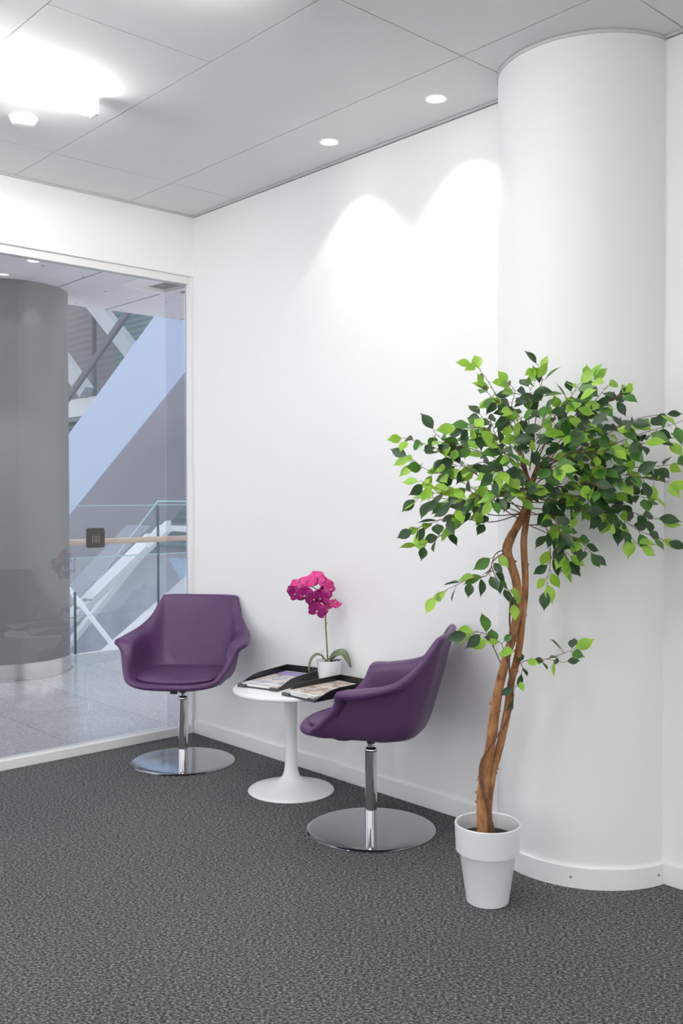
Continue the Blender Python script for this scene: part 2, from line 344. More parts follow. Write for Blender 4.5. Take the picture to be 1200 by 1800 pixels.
# ------------------------------------------------------------------ swivel chairs
# profile keys per angle: five points from pan to rim, right half (x>0), front = -y
KEYS = [
 (0.0,  [(0, -.10, .416), (0, -.165, .416), (0, -.215, .419), (0, -.238, .421), (0, -.253, .422)]),
 (0.10, [(.07, -.10, .416), (.095, -.155, .416), (.108, -.200, .419), (.114, -.222, .421), (.118, -.236, .422)]),
 (0.19, [(.11, -.08, .416), (.155, -.125, .418), (.180, -.158, .422), (.190, -.172, .427), (.196, -.180, .431)]),
 (0.26, [(.125, -.06, .416), (.180, -.098, .422), (.205, -.122, .430), (.216, -.132, .450), (.223, -.138, .462)]),
 (0.32, [(.135, -.04, .416), (.195, -.070, .418), (.222, -.084, .460), (.238, -.085, .505), (.258, -.086, .528)]),
 (0.38, [(.14, -.02, .416), (.200, -.035, .427), (.228, -.045, .480), (.240, -.050, .572), (.306, -.060, .592)]),
 (0.46, [(.14, .02, .416), (.203, .03, .428), (.228, .03, .49), (.242, .03, .590), (.310, .02, .602)]),
 (0.55, [(.14, .06, .416), (.200, .085, .426), (.222, .10, .505), (.238, .105, .597), (.290, .110, .618)]),
 (0.62, [(.13, .09, .416), (.188, .125, .428), (.210, .150, .515), (.225, .160, .605), (.258, .165, .638)]),
 (0.69, [(.115, .11, .416), (.170, .150, .428), (.193, .182, .525), (.208, .200, .645), (.225, .210, .680)]),
 (0.76, [(.10, .125, .416), (.148, .168, .428), (.176, .204, .535), (.192, .232, .675), (.205, .246, .728)]),
 (0.82, [(.08, .135, .416), (.122, .178, .428), (.156, .214, .540), (.180, .252, .700), (.190, .270, .763)]),
 (0.86, [(.06, .14, .416), (.095, .184, .428), (.128, .220, .542), (.160, .262, .715), (.168, .282, .775)]),
 (1.0,  [(0, .145, .416), (0, .190, .428), (0, .228, .545), (0, .275, .718), (0, .298, .776)]),
]
def key_at(t):
    ts = [k[0] for k in KEYS]
    # mirror-safe Catmull-Rom on non-uniform keys (linear param in key index)
    i = max(j for j in range(len(ts)-1) if ts[j] <= t+1e-9); f = (t-ts[i])/(ts[i+1]-ts[i])
    def K(j):
        if j < 0: return [Vector((-x, y, z)) for x, y, z in KEYS[-j][1]]
        if j >= len(KEYS): return [Vector((-x, y, z)) for x, y, z in KEYS[2*len(KEYS)-2-j][1]]
        return [Vector(p) for p in KEYS[j][1]]
    a, b_, c, d = K(i-1), K(i), K(i+1), K(i+2); out = []
    for p0, p1, p2, p3 in zip(a, b_, c, d):
        out.append(0.5*((2*p1)+(p2-p0)*f+(2*p0-5*p1+4*p2-p3)*f*f+(3*p1-p0-3*p2+p3)*f**3))
    return out
def shell_mesh():
    N = 120; rows = []
    c0 = Vector((0, 0.02, .415))
    for j in range(N):
        s = j/N*2; t = s if s <= 1 else 2-s; mir = s > 1
        ps = key_at(t)
        if mir: ps = [Vector((-p.x, p.y, p.z)) for p in ps]
        prof = catmull([c0.lerp(ps[0], 0.5)]+ps, 4)
        rows.append([c0.lerp(ps[0], 0.08)]+prof)
    L = len(rows[0]); T = 0.028
    def nrm(j, i):
        a = rows[(j+1) % N][i]-rows[j-1][i]; bb = rows[j][min(i+1, L-1)]-rows[j][max(i-1, 0)]
        n = bb.cross(a); n = n.normalized() if n.length > 1e-9 else Vector((0, 0, 1)); return n
    # orientation: at the pan centre the normal must point up
    sgn = 1 if nrm(10, 1).z > 0 else -1
    vs = []; K = None
    for j in range(N):
        col = list(rows[j]); ns = [nrm(j, i)*sgn for i in range(L)]
        tan = (rows[j][-1]-rows[j][-2]).normalized(); n = ns[-1]; n = (n-tan*n.dot(tan)).normalized()
        tt = j/N*2; tt = tt if tt <= 1 else 2-tt; T2 = T+0.006*math.exp(-((tt-.42)/.12)**2)
        cc = rows[j][-1]-n*T2/2
        arcp = [cc+(n*math.cos(a)+tan*math.sin(a))*T2/2 for a in (PI*q/6 for q in range(1, 7))]
        outer = [rows[j][i]-ns[i]*(T+(T2-T)*(i/(L-1))**3) for i in range(L-2, -1, -1)]; outer = [Vector((p.x, p.y, max(p.z, .3885))) for p in outer]; arcp = [Vector((p.x, p.y, max(p.z, .3885))) for p in arcp]
        colv = col+arcp+outer; K = len(colv); vs += colv
    fs = []
    for j in range(N):
        for i in range(K-1):
            a = j*K+i; b_ = ((j+1) % N)*K+i; fs.append((a, b_, b_+1, a+1))
    fs.append(tuple(j*K for j in range(N))); fs.append(tuple((N-1-j)*K+K-1 for j in range(N)))
    m = MB(); m.add(vs, fs); return m
def cushion_mesh():
    N = 96; m = MB(); vs = []; prof = [(0.0, .444), (.45, .444), (.80, .443), (.93, .4405), (.98, .436), (1.0, .430), (.985, .424), (.5, .4185)]
    for j in range(N):
        s = j/N*2; t = s if s <= 1 else 2-s; mir = s > 1
        ps = key_at(t); o = ps[1].lerp(ps[2], 1.4 if t < 0.05 else max(0.40, 1.4-(t-0.05)*4.2)); o = Vector((o.x, o.y, 0)); c = Vector((0, .01, 0))
        if mir: o.x = -o.x
        for (q, z) in prof:
            p = c.lerp(o, max(q, 0.01)); zz = z-0.006*max(0, (-p.y-0.12)/0.11) if q < 0.99 else z-0.001; vs.append((p.x, p.y, zz))
    L = len(prof); fs = [(j*L+i, ((j+1) % N)*L+i, ((j+1) % N)*L+i+1, j*L+i+1) for j in range(N) for i in range(L-1)]
    fs.append(tuple(j*L for j in range(N))); fs.append(tuple(j*L+L-1 for j in range(N)))
    m.add(vs, fs); return m
def make_chair(label, loc, rz):
    t = thing('swivel_chair', label, 'chair', loc, rz, 'purple swivel tub chairs')
    shell_mesh().build('shell', M_leather, t, smooth=True, angle=None)
    cushion_mesh().build('seat_cushion', M_leather, t, smooth=True, angle=60)
    b = MB(); b.box((-.035, -.12, .369), (.035, .09, .3885)); b.box((-.012, -.135, .3645), (.012, .095, .3725)); b.build('seat_bracket', M_black, t, bevel=0.003)
    for y in (-.135, .095):
        b = MB(); b.tube([(0.016, y, .366), (-.016, y, .366)], .009, 12); b.build('bracket_knob', M_black, t, smooth=True)
    b = MB(); b.lathe([(0, .369), (.0165, .369), (.0155, .337), (0, .337)], 28); b.build('hub', M_black, t, smooth=True)
    b = MB(); b.lathe([(0, .339), (.013, .339), (.013, .315), (0, .315)], 28); b.build('gas_lift', M_chrome, t, smooth=True)
    b = MB(); b.lathe([(0.010, .323), (.016, .3225), (.0225, .3165), (.0235, .3145), (.0235, .3095), (0.0, .3095)], 36); cl = b.build('collar', M_chrome, t, smooth=True)
    b = MB(); b.lathe([(.0228, .3105), (.0242, .3100), (.0242, .3070), (.0228, .3065)], 36); b.build('rubber_ring', M_black, cl, smooth=True)
    b = MB(); b.lathe([(0, .308), (.0232, .308), (.0232, .012), (0, .012)], 48); b.build('column_tube', M_chrome, t, smooth=True)
    b = MB(); b.lathe([(0, .0125), (.02, .0125), (.20, .0095), (.238, .0080), (.2465, .0066), (.250, .0040), (.249, .0012), (.246, .0), (0, .0)], 96); b.build('base_disc', M_disc, t, smooth=True)
    return t
make_chair('purple swivel tub chair facing forward in front of the glass wall corner', (0.440, -0.365, 0.0), R(39))
make_chair('purple swivel tub chair seen side-on between the round table and the potted tree', (1.744, -0.358, 0.0), R(-56))

# ------------------------------------------------------------------ tulip table
TX, TY, TZ = 1.148, -0.268, 0.455
t = thing('side_table', 'small round white pedestal table between the two purple chairs', 'table', (TX, TY, 0))
b = MB(); b.lathe([(0, .455), (.246, .455), (.2525, .4525), (.2545, .448), (.2535, .443), (.246, .4395), (.10, .436), (0, .436)], 96); b.build('tabletop', M_table, t, smooth=True)
b = MB(); b.lathe([(0, .437), (.060, .437), (.058, .431), (.034, .4245), (.029, .41), (.0268, .34), (.0262, .22), (.0275, .12), (.031, .085), (.040, .062), (.060, .046), (.095, .032), (.14, .020), (.172, .012), (.186, .007), (.189, .003), (.187, 0), (0, 0)], 96)
b.build('pedestal', M_table, t, smooth=True)

# ------------------------------------------------------------------ letter trays and magazines
def tray(label, cx, cy, rz, w, l):
    t = thing('letter_tray', label, 'tray', (cx, cy, TZ+0.0005), rz, 'black letter trays on the table')
    b = MB(); b.box((-w/2, -l/2+.008, 0.003), (w/2, l/2, .0055)); b.build('tray_floor', M_tray, t)
    for s in (-1, 1):
        prof = [(-l/2+.012, .0), (l/2, .0), (l/2, .044), (-l*.08, .042), (-l*.2, .038), (-l*.30, .030), (-l*.38, .020), (-l*.45, .013), (-l/2+.012, .011)]
        b = MB(); b.prism(prof, s*w/2-.0022, s*w/2+.0022, 'x'); b.build('side_panel', M_tray, t, bevel=0.001)
    b = MB(); b.box((-w/2+.0025, l/2-.0045, .0), (w/2-.0025, l/2, .044)); b.build('back_panel', M_tray, t, bevel=0.001)
    b = MB(); b.prism([(-w/2+.038, .0), (w/2-.038, .0), (w/2-.038, .008), (w/2-.055, .0065), (-w/2+.055, .0065), (-w/2+.038, .008)], -l/2+.008, -l/2+.014, 'y')
    for s in (-1, 1):
        b.box((s*w/2-.022-s*.018, -l/2, -.0), (s*w/2+.022-s*.018, -l/2+.018, .014))
    b.build('front_lip', M_trayf, t, bevel=0.0015)
    return t
def cover_mat(name, stops, seed, band=None):
    m = mat(name, (0.8, 0.8, 0.8), 0.25); v = coords(m, (1, 1, 1), (0, 0, R(15))); mp = v.node; mp.inputs['Location'].default_value = (seed, seed*.7, 0)
    n = noise_n(m, v, 13, 3, 0.6); n.inputs['Distortion'].default_value = 1.2; rp = ramp(m, n.outputs[0], stops); out = rp.outputs[0]
    if band:
        s = nd(m, 'ShaderNodeSeparateXYZ'); tc = nd(m, 'ShaderNodeTexCoord'); lk(m, tc.outputs['Object'], s.inputs[0])
        for (lo, hi, col) in band:
            a = nd(m, 'ShaderNodeMath', operation='GREATER_THAN'); a.inputs[1].default_value = lo; lk(m, s.outputs[1], a.inputs[0])
            c = nd(m, 'ShaderNodeMath', operation='LESS_THAN'); c.inputs[1].default_value = hi; lk(m, s.outputs[1], c.inputs[0])
            d = nd(m, 'ShaderNodeMath', operation='MULTIPLY'); lk(m, a.outputs[0], d.inputs[0]); lk(m, c.outputs[0], d.inputs[1])
            mx = nd(m, 'ShaderNodeMix', data_type='RGBA'); lk(m, d.outputs[0], mx.inputs[0]); lk(m, out, mx.inputs[6]); mx.inputs[7].default_value = (*col, 1); out = mx.outputs[2]
    lk(m, out, bsdf(m).inputs['Base Color']); return m
M_page = mat('paper_pages', (0.80, 0.79, 0.77), 0.7)
def magazine(label, cx, cy, rz, z, w, l, th, cm):
    t = thing('magazine', label, 'magazine', (cx, cy, z), rz)
    b = MB(); b.box((-w/2, -l/2, 0), (w/2, l/2, th)); b.build('pages', M_page, t)
    b = MB(); b.box((-w/2-.0008, -l/2-.0008, th), (w/2+.0008, l/2+.0008, th+.0006)); b.build('cover', cm, t)
a1 = R(15.5)
tray('black letter tray holding a purple-banded magazine, nearer the front purple chair facing us', 1.042, -0.232, a1, .208, .372)
a2 = R(2)
tray('black letter tray with a brown-toned magazine, partly behind the side-on chair arm', 1.360, -0.238, a2, .196, .345)
M_c1 = cover_mat('cover_one', [(.25, (.22, .20, .24)), (.42, (.42, .42, .48)), (.52, (.66, .68, .72)), (.62, (.72, .52, .40)), (.75, (.85, .80, .74))], 1.3, [(.075, .105, (.30, .20, .52)), (.112, .15, (.36, .27, .58)), (.105, .112, (.75, .72, .8)), (-.15, -.128, (.85, .84, .82))])
M_c2 = cover_mat('cover_two', [(.25, (.16, .12, .10)), (.40, (.50, .33, .20)), (.5, (.62, .66, .74)), (.58, (.80, .66, .50)), (.75, (.88, .84, .78))], 4.1, [(-.15, -.135, (.86, .85, .84))])
magazine('glossy magazine with grey picture and purple band, in the left tray', 1.042+.006, -0.232-.006, a1, TZ+.0065, .190, .335, .012, M_c1)
magazine('glossy magazine with brown and cream picture, in the tray beside the orchid pot', 1.360-.002, -0.238-.004, a2, TZ+.0065, .178, .315, .014, M_c2)

# ------------------------------------------------------------------ orchid
OX, OY = 1.193, -0.082
t = thing('potted_orchid', 'artificial magenta orchid in a small white ceramic pot on the table', 'plant', (OX, OY, TZ))
orr, oup = r, u  # image-right direction on the floor plane, used as the spray's main plane
b = MB(); b.lathe([(0, 0), (.042, 0), (.0455, .004), (.051, .045), (.0555, .085), (.0570, .098), (.0575, .101), (.0555, .1025), (.053, .100), (.050, .085), (.0, .084)], 56); b.build('pot', M_ceramic, t, smooth=True)
b = MB(); b.lathe([(0, .0845), (.0495, .0845), (.0495, .088), (.02, .092), (0, .093)], 32); b.build('soil', M_soil, t, smooth=True)
K = 405.0
def op(px, py, d=0.0):   # local point: metres right of the pot, up from the table, d towards the viewer
    return r*((px-584)/K) + Vector((0, 0, (1200-py)/K)) - Vector((fw.x, fw.y, 0))*d
stem = catmull([op(581, 1163), op(580, 1140), op(577.5, 1095), op(577, 1070, .005), op(574, 1050, .01), op(565, 1033, .02), op(552, 1024, .03), op(538, 1023, .035), op(520, 1030, .04)], 5)
b = MB(); n = len(stem); b.tube(stem, [.0040-.0024*i/n for i in range(n)], 8)
sp = catmull([op(577, 1068), op(584, 1062, 0.01), op(590, 1052, .01)], 4); b.tube(sp, .0012, 6)
sp = catmull([op(578, 1060), op(570, 1066, 0.02), op(564, 1068, .03)], 4); b.tube(sp, .0012, 6)
sp = catmull([op(566, 1034, .02), op(575, 1028, 0.02), op(583, 1022, .01)], 4); b.tube(sp, .0012, 6)
sp = catmull([op(571, 1165, .01), op(571, 1150, .012), op(569.5, 1141, .012)], 4); b.tube(sp, .001, 6)
b.tube([op(571, 1143, .012), op(573, 1138.5, .012)], .0009, 6); b.tube([op(578.9, 1094), op(580.2, 1090)], [.003, .0015], 6)
b.build('stem', M_stem, t, smooth=True)
def strap(pts, w, name, m, nvec):
    ps = catmull(pts, 6); n = len(ps); b = MB(); vs = []
    for i, p in enumerate(ps):
        q = i/(n-1); ww = w*max(0.05, min(1, (math.sin(PI*(0.12+0.88*q)))**0.55)) ; tn = (ps[min(i+1, n-1)]-ps[max(i-1, 0)]).normalized()
        side = tn.cross(nvec).normalized(); nn = side.cross(tn)
        for k in (-1, -.5, 0, .5, 1): vs.append(p+side*ww*k+nn*(abs(k)*ww*.35))
    fs = [(i*5+k, i*5+k+1, (i+1)*5+k+1, (i+1)*5+k) for i in range(n-1) for k in range(4)]
    b.add(vs, fs); o = b.build(name, m, t, smooth=True, recalc=False, angle=None); s = o.modifiers.new('thick', 'SOLIDIFY'); s.thickness = .0015
    return o
strap([op(580, 1161, .01), op(572, 1151, .018), op(563, 1148, .025), op(554, 1154, .03), op(549, 1168, .033), op(548, 1180, .034)], .017, 'leaf', M_oleaf, Vector((-.35, -.8, .6)))
strap([op(585, 1160, 0), op(593, 1150, 0), op(601, 1145.5, 0.01), op(610, 1145, .015), op(617, 1155, .02), op(623, 1171, .025)], .016, 'leaf', M_oleaf, Vector((.35, -.8, .6)))
b = MB()
for pts in ([(585, 1162), (590, 1154), (597, 1151)], [(586, 1162), (594, 1157), (603, 1157)], [(588, 1163), (598, 1160), (606, 1156)], [(587, 1161), (592, 1158), (596, 1160)]):
    b.tube(catmull([op(x, y, .02) for x, y in pts], 4), [.0022]*8+[.001], 6)
b.build('aerial_roots', M_root, t, smooth=True)
def petal(b, M, L, Wd, cup, mi):
    nu, nv = 8, 4; vs = []
    for i in range(nu+1):
        q = i/nu; w = Wd*(math.sin(PI*min(1, q*0.90+0.08))**0.5)
        for j in range(nv+1):
            k = 2*j/nv-1; z = cup*q*q*L - abs(k)**2*w*0.25 + 0.04*L*math.sin(7*q+3*k); vs.append(M @ Vector((k*w, q*L, z)))
    b.add(vs, [(i*(nv+1)+j, i*(nv+1)+j+1, (i+1)*(nv+1)+j+1, (i+1)*(nv+1)+j) for i in range(nu) for j in range(nv)], mi)
def flower(px, py, d, size, yaw, pit, roll, deep):
    c = op(px, py, d)
    vfw = Vector((fw.x, fw.y, 0)).normalized()
    Bm = Matrix((r, u, -vfw)).transposed().to_4x4()     # x right, y up, z towards the room
    Mf = Matrix.Translation(c) @ Bm @ Euler((R(pit), R(yaw), 0), 'XYZ').to_matrix().to_4x4() @ Matrix.Rotation(R(roll), 4, 'Z')
    b = MB(); rz = lambda a: Matrix.Rotation(R(a), 4, 'Z')
    for a, wd in ((0, .30), (125, .28), (-125, .28)): petal(b, Mf @ rz(a) @ Matrix.Translation((0, 0, -.002)), size*.60, size*wd*.92, .15, 0)
    for a in (68, -68): petal(b, Mf @ rz(a), size*.62, size*.42, .12, 0)
    o = b.build('flower', M_petal2 if deep else M_petal, t, smooth=True, recalc=False, angle=None)
    s = o.modifiers.new('thick', 'SOLIDIFY'); s.thickness = .0008
    b = MB(); petal(b, Mf @ rz(180) @ Matrix.Rotation(R(50), 4, 'X'), size*.22, size*.07, .8, 0); petal(b, Mf @ rz(120) @ Matrix.Rotation(R(60), 4, 'X'), size*.13, size*.05, .6, 0); petal(b, Mf @ rz(-120) @ Matrix.Rotation(R(60), 4, 'X'), size*.13, size*.05, .6, 0)
    b.tube([Mf @ Vector((0, 0, 0)), Mf @ Vector((0, -.002, size*.14))], [size*.035, size*.03], 7)
    b.build('lip', M_lip, o, smooth=True, recalc=False, angle=None)
for a in [(524, 1036, .055, .066, -35, 15, 10, 1), (541, 1038, .065, .074, -20, 12, -15, 1), (556, 1044, .07, .060, 20, 25, 30, 1),
          (529, 1017, .03, .062, -30, -62, 5, 0), (546, 1015, .045, .066, -20, -45, 0, 0), (562, 1010, .03, .064, 15, -25, 20, 0),
          (578, 1019, .02, .062, 35, -40, -15, 0), (585, 1029, .03, .060, 48, -5, 35, 0), (568, 1044, .06, .072, -8, 10, 8, 1),
          (576, 1036, .035, .062, 30, 10, -40, 1), (563, 1066, .055, .070, -12, 20, -20, 1), (579, 1064, .03, .052, 25, 30, 60, 0),
          (594, 1056, .015, .062, 40, -65, 30, 0), (514, 1030, .04, .036, -50, 0, 40, 1)]:
    flower(*a)

# ------------------------------------------------------------------ artificial ficus tree
FX, FY = 2.470, -0.545
ft = thing('potted_ficus', 'tall artificial ficus tree with twisted brown stems in a white pot', 'plant', (FX, FY, 0))
b = MB(); b.lathe([(0, 0), (.062, 0), (.067, .004), (.089, .160), (.0905, .163), (.1005, .1655), (.1045, .246), (.1045, .252), (.1020, .2545), (.0985, .252), (.095, .17), (.0, .168)], 80); b.build('pot', M_plasticpot, ft, smooth=True, angle=35)
b = MB(); b.lathe([(0, .212), (.05, .210), (.0955, .205), (.0955, .180), (0, .180)], 48); b.build('soil', M_soil, ft, smooth=True)
KT = 552.0
def tp(px, py, d=0.0):   # local metres: right of the pot axis, up from the floor, d towards the room
    return r*((px-857)/KT) + Vector((0, 0, (1588-py)/KT)) - Vector((fw.x, fw.y, 0)).normalized()*d
def trunk(name, pts, rads, bumps_, m=M_bark):
    ps = catmull([tp(*p) for p in pts], 7); n = len(ps); rr = []
    for i in range(n):
        q = i/(n-1)*(len(rads)-1); k = min(int(q), len(rads)-2); base = rads[k]+(rads[k+1]-rads[k])*(q-k)
        rr.append(base*(1+0.10*noise.noise(Vector((i*0.45, len(name)*3.1, rads[0]*99)))))
    b = MB(); b.tube(ps, rr, 14)
    for i in range(bumps_):
        q = random.randrange(6, n-3); a = random.uniform(0, 2*PI); dv = Vector((math.cos(a), math.sin(a), .3)); p = ps[q]
        b.tube([p+dv*rr[q]*.8, p+dv*(rr[q]*1.12), p+dv*(rr[q]*1.32)], [.0055, .0038, .0018], 7)
    return b.build(name, m, ft, smooth=True, angle=None)
trunk('stem', [(850, 1478), (849, 1440), (849, 1400), (853, 1360), (861, 1317), (873, 1230), (883.5, 1182), (891, 1152), (900, 1122), (909, 1068, .008), (906, 1026, .012), (897, 995, .012), (889.5, 970, .01), (897, 948), (910, 925, -.005), (924, 895, -.01), (934, 855, -.01), (946, 820)],
      [.0215, .0200, .0170, .0155, .0135, .0135, .0135, .0140, .0155, .0120, .0105, .0085], 24)
trunk('stem', [(858, 1478, -.012), (858, 1420, -.014), (866, 1365, -.016), (879, 1317, -.012), (891, 1260, -.01), (900, 1200, -.012), (912, 1149, -.012), (919.5, 1086, -.014), (924, 1026, -.012), (921, 960, -.012), (925, 920, -.012), (933, 870, -.02), (925, 835, -.02), (912, 790, -.02)],
      [.0160, .0150, .0130, .0120, .0115, .0115, .0110, .0105, .0100, .0090, .0060], 20)
trunk('vine', [(861, 1478, .012), (862, 1460, .018), (860, 1430, .022), (855, 1412, .022), (849, 1395, .024), (843, 1365, .022), (843, 1345, .02), (850, 1325, .024), (862, 1305, .026), (880, 1280, .022), (893, 1255, .018), (899, 1230, .016), (897, 1200, .012), (893, 1170, .016), (895, 1120, .02), (893, 1085, .024), (896, 1050, .02)],
      [.0045, .0050, .0040, .0035, .0030], 3, M_vine)
trunk('vine', [(866, 1478, .015), (865, 1455, .02), (861, 1440, .024), (858, 1415, .026)], [.0045, .004, .003], 1, M_vine)
# branches and leaves
BR = MB(); LF = MB()
def leaf(p, dirv, nrm_, L, mi):
    dirv = dirv.normalized(); side = dirv.cross(nrm_)
    if side.length < 1e-3: side = dirv.orthogonal()
    side = side.normalized(); n = side.cross(dirv).normalized(); w = L*random.uniform(.25, .30)
    prof = [(0, 0), (.10, .40), (.28, .88), (.48, 1.0), (.66, .76), (.79, .38), (.88, .13), (1.0, 0.015)]
    fold = random.uniform(.10, .45); curl = random.uniform(-.05, .35); vs = []
    for (q, ww) in prof:
        c = p+dirv*(q*L)-n*(curl*q*q*L*.6)
        vs += [c+side*(-w*ww)+n*(fold*w*ww), c, c+side*(w*ww)+n*(fold*w*ww)]
    fs = []
    for i in range(len(prof)-1):
        fs += [(i*3, i*3+1, i*3+4, i*3+3), (i*3+1, i*3+2, i*3+5, i*3+4)]
    LF.add(vs, fs, mi)
view = -Vector((fw.x, fw.y, 0)).normalized()
def rleaf(p, outd, mi, Ls=(.050, .066), droop=.5, face=1.6):
    d = outd+Vector((random.gauss(0, .45), random.gauss(0, .45), random.gauss(0, .35)-droop)); 
    nn = Vector((random.gauss(0, .6), random.gauss(0, .6), random.uniform(.2, 1.0)))+view*face*random.uniform(.2, 1.2)
    stalk = d.normalized()*random.uniform(.008, .016); q = p+stalk+Vector((0, 0, random.uniform(-.004, .004)))
    BR.tube([p, p+stalk*.5+Vector((0, 0, .002)), q], .0009, 4, caps=False)
    leaf(q, d, nn, random.uniform(*Ls), mi)
def twig(pts, nl, start=.35, rad=.0019, bright=.3, droop=.45, Ls=(.050, .068), tipbright=True, sub=0):
    ps = catmull(pts, 6); n = len(ps); BR.tube(ps, [rad*(1-.65*i/(n-1)) for i in range(n)], 6)
    for k in range(nl):
        q = start+(1-start)*(k+.5)/nl; i = min(int(q*(n-1)), n-2); p = ps[i].lerp(ps[i+1], q*(n-1)-i); tn = (ps[i+1]-ps[i]).normalized()
        sd = tn.cross(Vector((0, 0, 1))+view*.5).normalized()*(1 if k % 2 else -1)
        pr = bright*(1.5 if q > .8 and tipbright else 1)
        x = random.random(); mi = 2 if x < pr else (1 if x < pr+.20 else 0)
        rleaf(p, tn*.6+sd*.9, mi, Ls, droop)
    rleaf(ps[-1], (ps[-1]-ps[-3]).normalized()*1.3, 2 if random.random() < .6 else 0, Ls, droop*.5)
hubs = [(912, 925), (920, 900), (928, 880), (935, 860), (940, 835), (944, 822), (915, 800), (925, 830)]
def tw(hx, hy, tips, depth, nl, **kw):
    (mx, my), (tx, ty) = tips
    q0 = (hx+(mx-hx)*.45, hy+(my-hy)*.45+random.uniform(-14, 10)); q1 = (mx+(tx-mx)*.5+random.uniform(-8, 8), my+(ty-my)*.5+random.uniform(-10, 8))
    pts = [tp(hx, hy, 0), tp(q0[0], q0[1], depth*.25+random.uniform(-.02, .02)), tp(mx, my+random.uniform(-8, 8), depth*.6), tp(q1[0], q1[1], depth*.85), tp(tx, ty, depth)]
    twig(pts, nl, **kw)
T = [ # (hub, mid, tip, depth, leaves)
 ((915, 900), (800, 815), (712, 775), .05, 8), ((915, 905), (800, 840), (722, 805), -.05, 8), ((912, 915), (815, 870), (738, 850), .10, 8),
 ((920, 895), (820, 885), (735, 878), -.03, 8), ((915, 905), (820, 895), (728, 930), .06, 8), ((915, 905), (810, 920), (742, 960), .0, 6),
 ((925, 860), (830, 790), (765, 765), .0, 9), ((928, 850), (850, 770), (800, 762), .12, 9), ((920, 830), (860, 760), (810, 780), -.12, 9),
 ((915, 800), (875, 710), (832, 645), .02, 5), ((918, 790), (885, 720), (845, 690), .05, 6), ((925, 790), (900, 720), (898, 678), -.03, 6),
 ((930, 790), (925, 720), (935, 675), .05, 6), ((935, 790), (945, 710), (946, 650), .0, 5), ((940, 800), (975, 730), (1000, 690), .04, 8),
 ((944, 810), (1000, 730), (1020, 680), -.06, 8), ((944, 815), (1010, 740), (1052, 690), .02, 8), ((944, 820), (1020, 740), (1072, 705), .08, 8),
 ((944, 822), (1040, 775), (1150, 735), .0, 9), ((944, 824), (1050, 790), (1168, 752), .06, 9), ((944, 826), (1060, 810), (1180, 775), -.05, 9),
 ((942, 830), (1060, 830), (1178, 820), .05, 9), ((940, 835), (1050, 840), (1150, 850), -.08, 9), ((938, 845), (1040, 860), (1120, 880), .12, 9),
 ((935, 855), (1040, 870), (1135, 915), .05, 8), ((935, 865), (1060, 900), (1150, 950), .02, 6), ((932, 875), (1040, 890), (1100, 960), .08, 6),
 ((930, 885), (1010, 900), (1060, 930), .14, 7), ((928, 895), (985, 930), (1020, 970), .08, 6), ((925, 900), (970, 930), (985, 975), .02, 6),
 ((925, 905), (955, 900), (965, 940), .10, 6), ((938, 840), (990, 800), (1040, 800), .18, 9), ((938, 840), (970, 780), (1000, 760), .22, 9),
 ((930, 830), (920, 790), (930, 745), .22, 9), ((925, 840), (880, 800), (850, 790), .22, 9), ((925, 860), (880, 840), (850, 840), .20, 9),
 ((925, 880), (890, 870), (850, 880), .18, 8), ((930, 870), (980, 860), (1020, 860), .20, 9), ((930, 860), (940, 840), (950, 830), .24, 7),
 ((938, 830), (990, 820), (1060, 850), -.16, 10), ((930, 820), (960, 760), (985, 720), -.18, 9), ((925, 820), (880, 770), (860, 730), -.16, 8),
 ((925, 850), (860, 820), (800, 820), -.15, 9), ((925, 880), (860, 880), (790, 890), .08, 8), ((935, 840), (1020, 800), (1090, 790), .16, 9),
 ((930, 850), (1000, 880), (1080, 840), .16, 9), ((925, 880), (960, 890), (1000, 900), .12, 8), ((940, 830), (1010, 770), (1080, 755), -.10, 9),
 ((925, 830), (905, 770), (890, 735), .12, 8), ((920, 870), (900, 850), (905, 860), .16, 6),
]
for (hb, md, tip, dp, nl) in T:
    if tip[0] > 950: dp = abs(dp)*.8+.06
    tw(hb[0], hb[1], (md, tip), dp, int(nl*1.75)+1, bright=.27, start=.28, droop=.35)
# hanging and low sprays
twig([tp(893, 968, .01), tp(868, 975, .03), tp(852, 1010, .05), tp(818, 1018, .06), tp(762, 1045, .06)], 13, start=.2, bright=.25, droop=.5, rad=.002)
twig([tp(893, 968, .01), tp(860, 990, .05), tp(870, 1020, .06), tp(890, 1040, .06), tp(897, 1058, .06)], 8, start=.3, bright=.4, droop=1.0, rad=.002)
twig([tp(925, 925, .0), tp(955, 930, .03), tp(962, 980, .04), tp(955, 1030, .04)], 9, start=.3, bright=.25, droop=1.1, rad=.0018)
twig([tp(928, 925, .0), tp(965, 945, .05), tp(985, 975, .06), tp(990, 990, .06)], 7, start=.3, bright=.4, droop=1.0, rad=.0018)
twig([tp(880, 1168, .0), tp(868, 1145, .03), tp(852, 1115, .05), tp(835, 1108, .06), tp(822, 1112, .06)], 8, start=.15, bright=.25, droop=.1, rad=.0016, Ls=(.060, .078))
twig([tp(900, 1175, .01), tp(922, 1160, .03), tp(955, 1157, .04), tp(985, 1163, .04)], 7, start=.1, bright=.35, droop=.5, rad=.0016, Ls=(.036, .05))
twig([tp(955, 1157, .04), tp(990, 1145, .04), tp(1000, 1142, .04)], 3, start=.3, bright=.1, droop=.0, rad=.0012)
twig([tp(908, 1160, .015), tp(915, 1175, .03), tp(905, 1200, .03), tp(898, 1225, .03)], 5, start=.1, bright=.2, droop=1.0, rad=.0014, Ls=(.036, .05))
twig([tp(891, 1165, .01), tp(880, 1135, .03), tp(876, 1128, .03)], 3, start=.3, bright=.3, droop=.2, rad=.0014, Ls=(.034, .045))
BR.build('branches', M_vine, ft, smooth=True, recalc=False, angle=None)
LF.build('foliage', M_leafs, ft, smooth=True, recalc=False, angle=None)

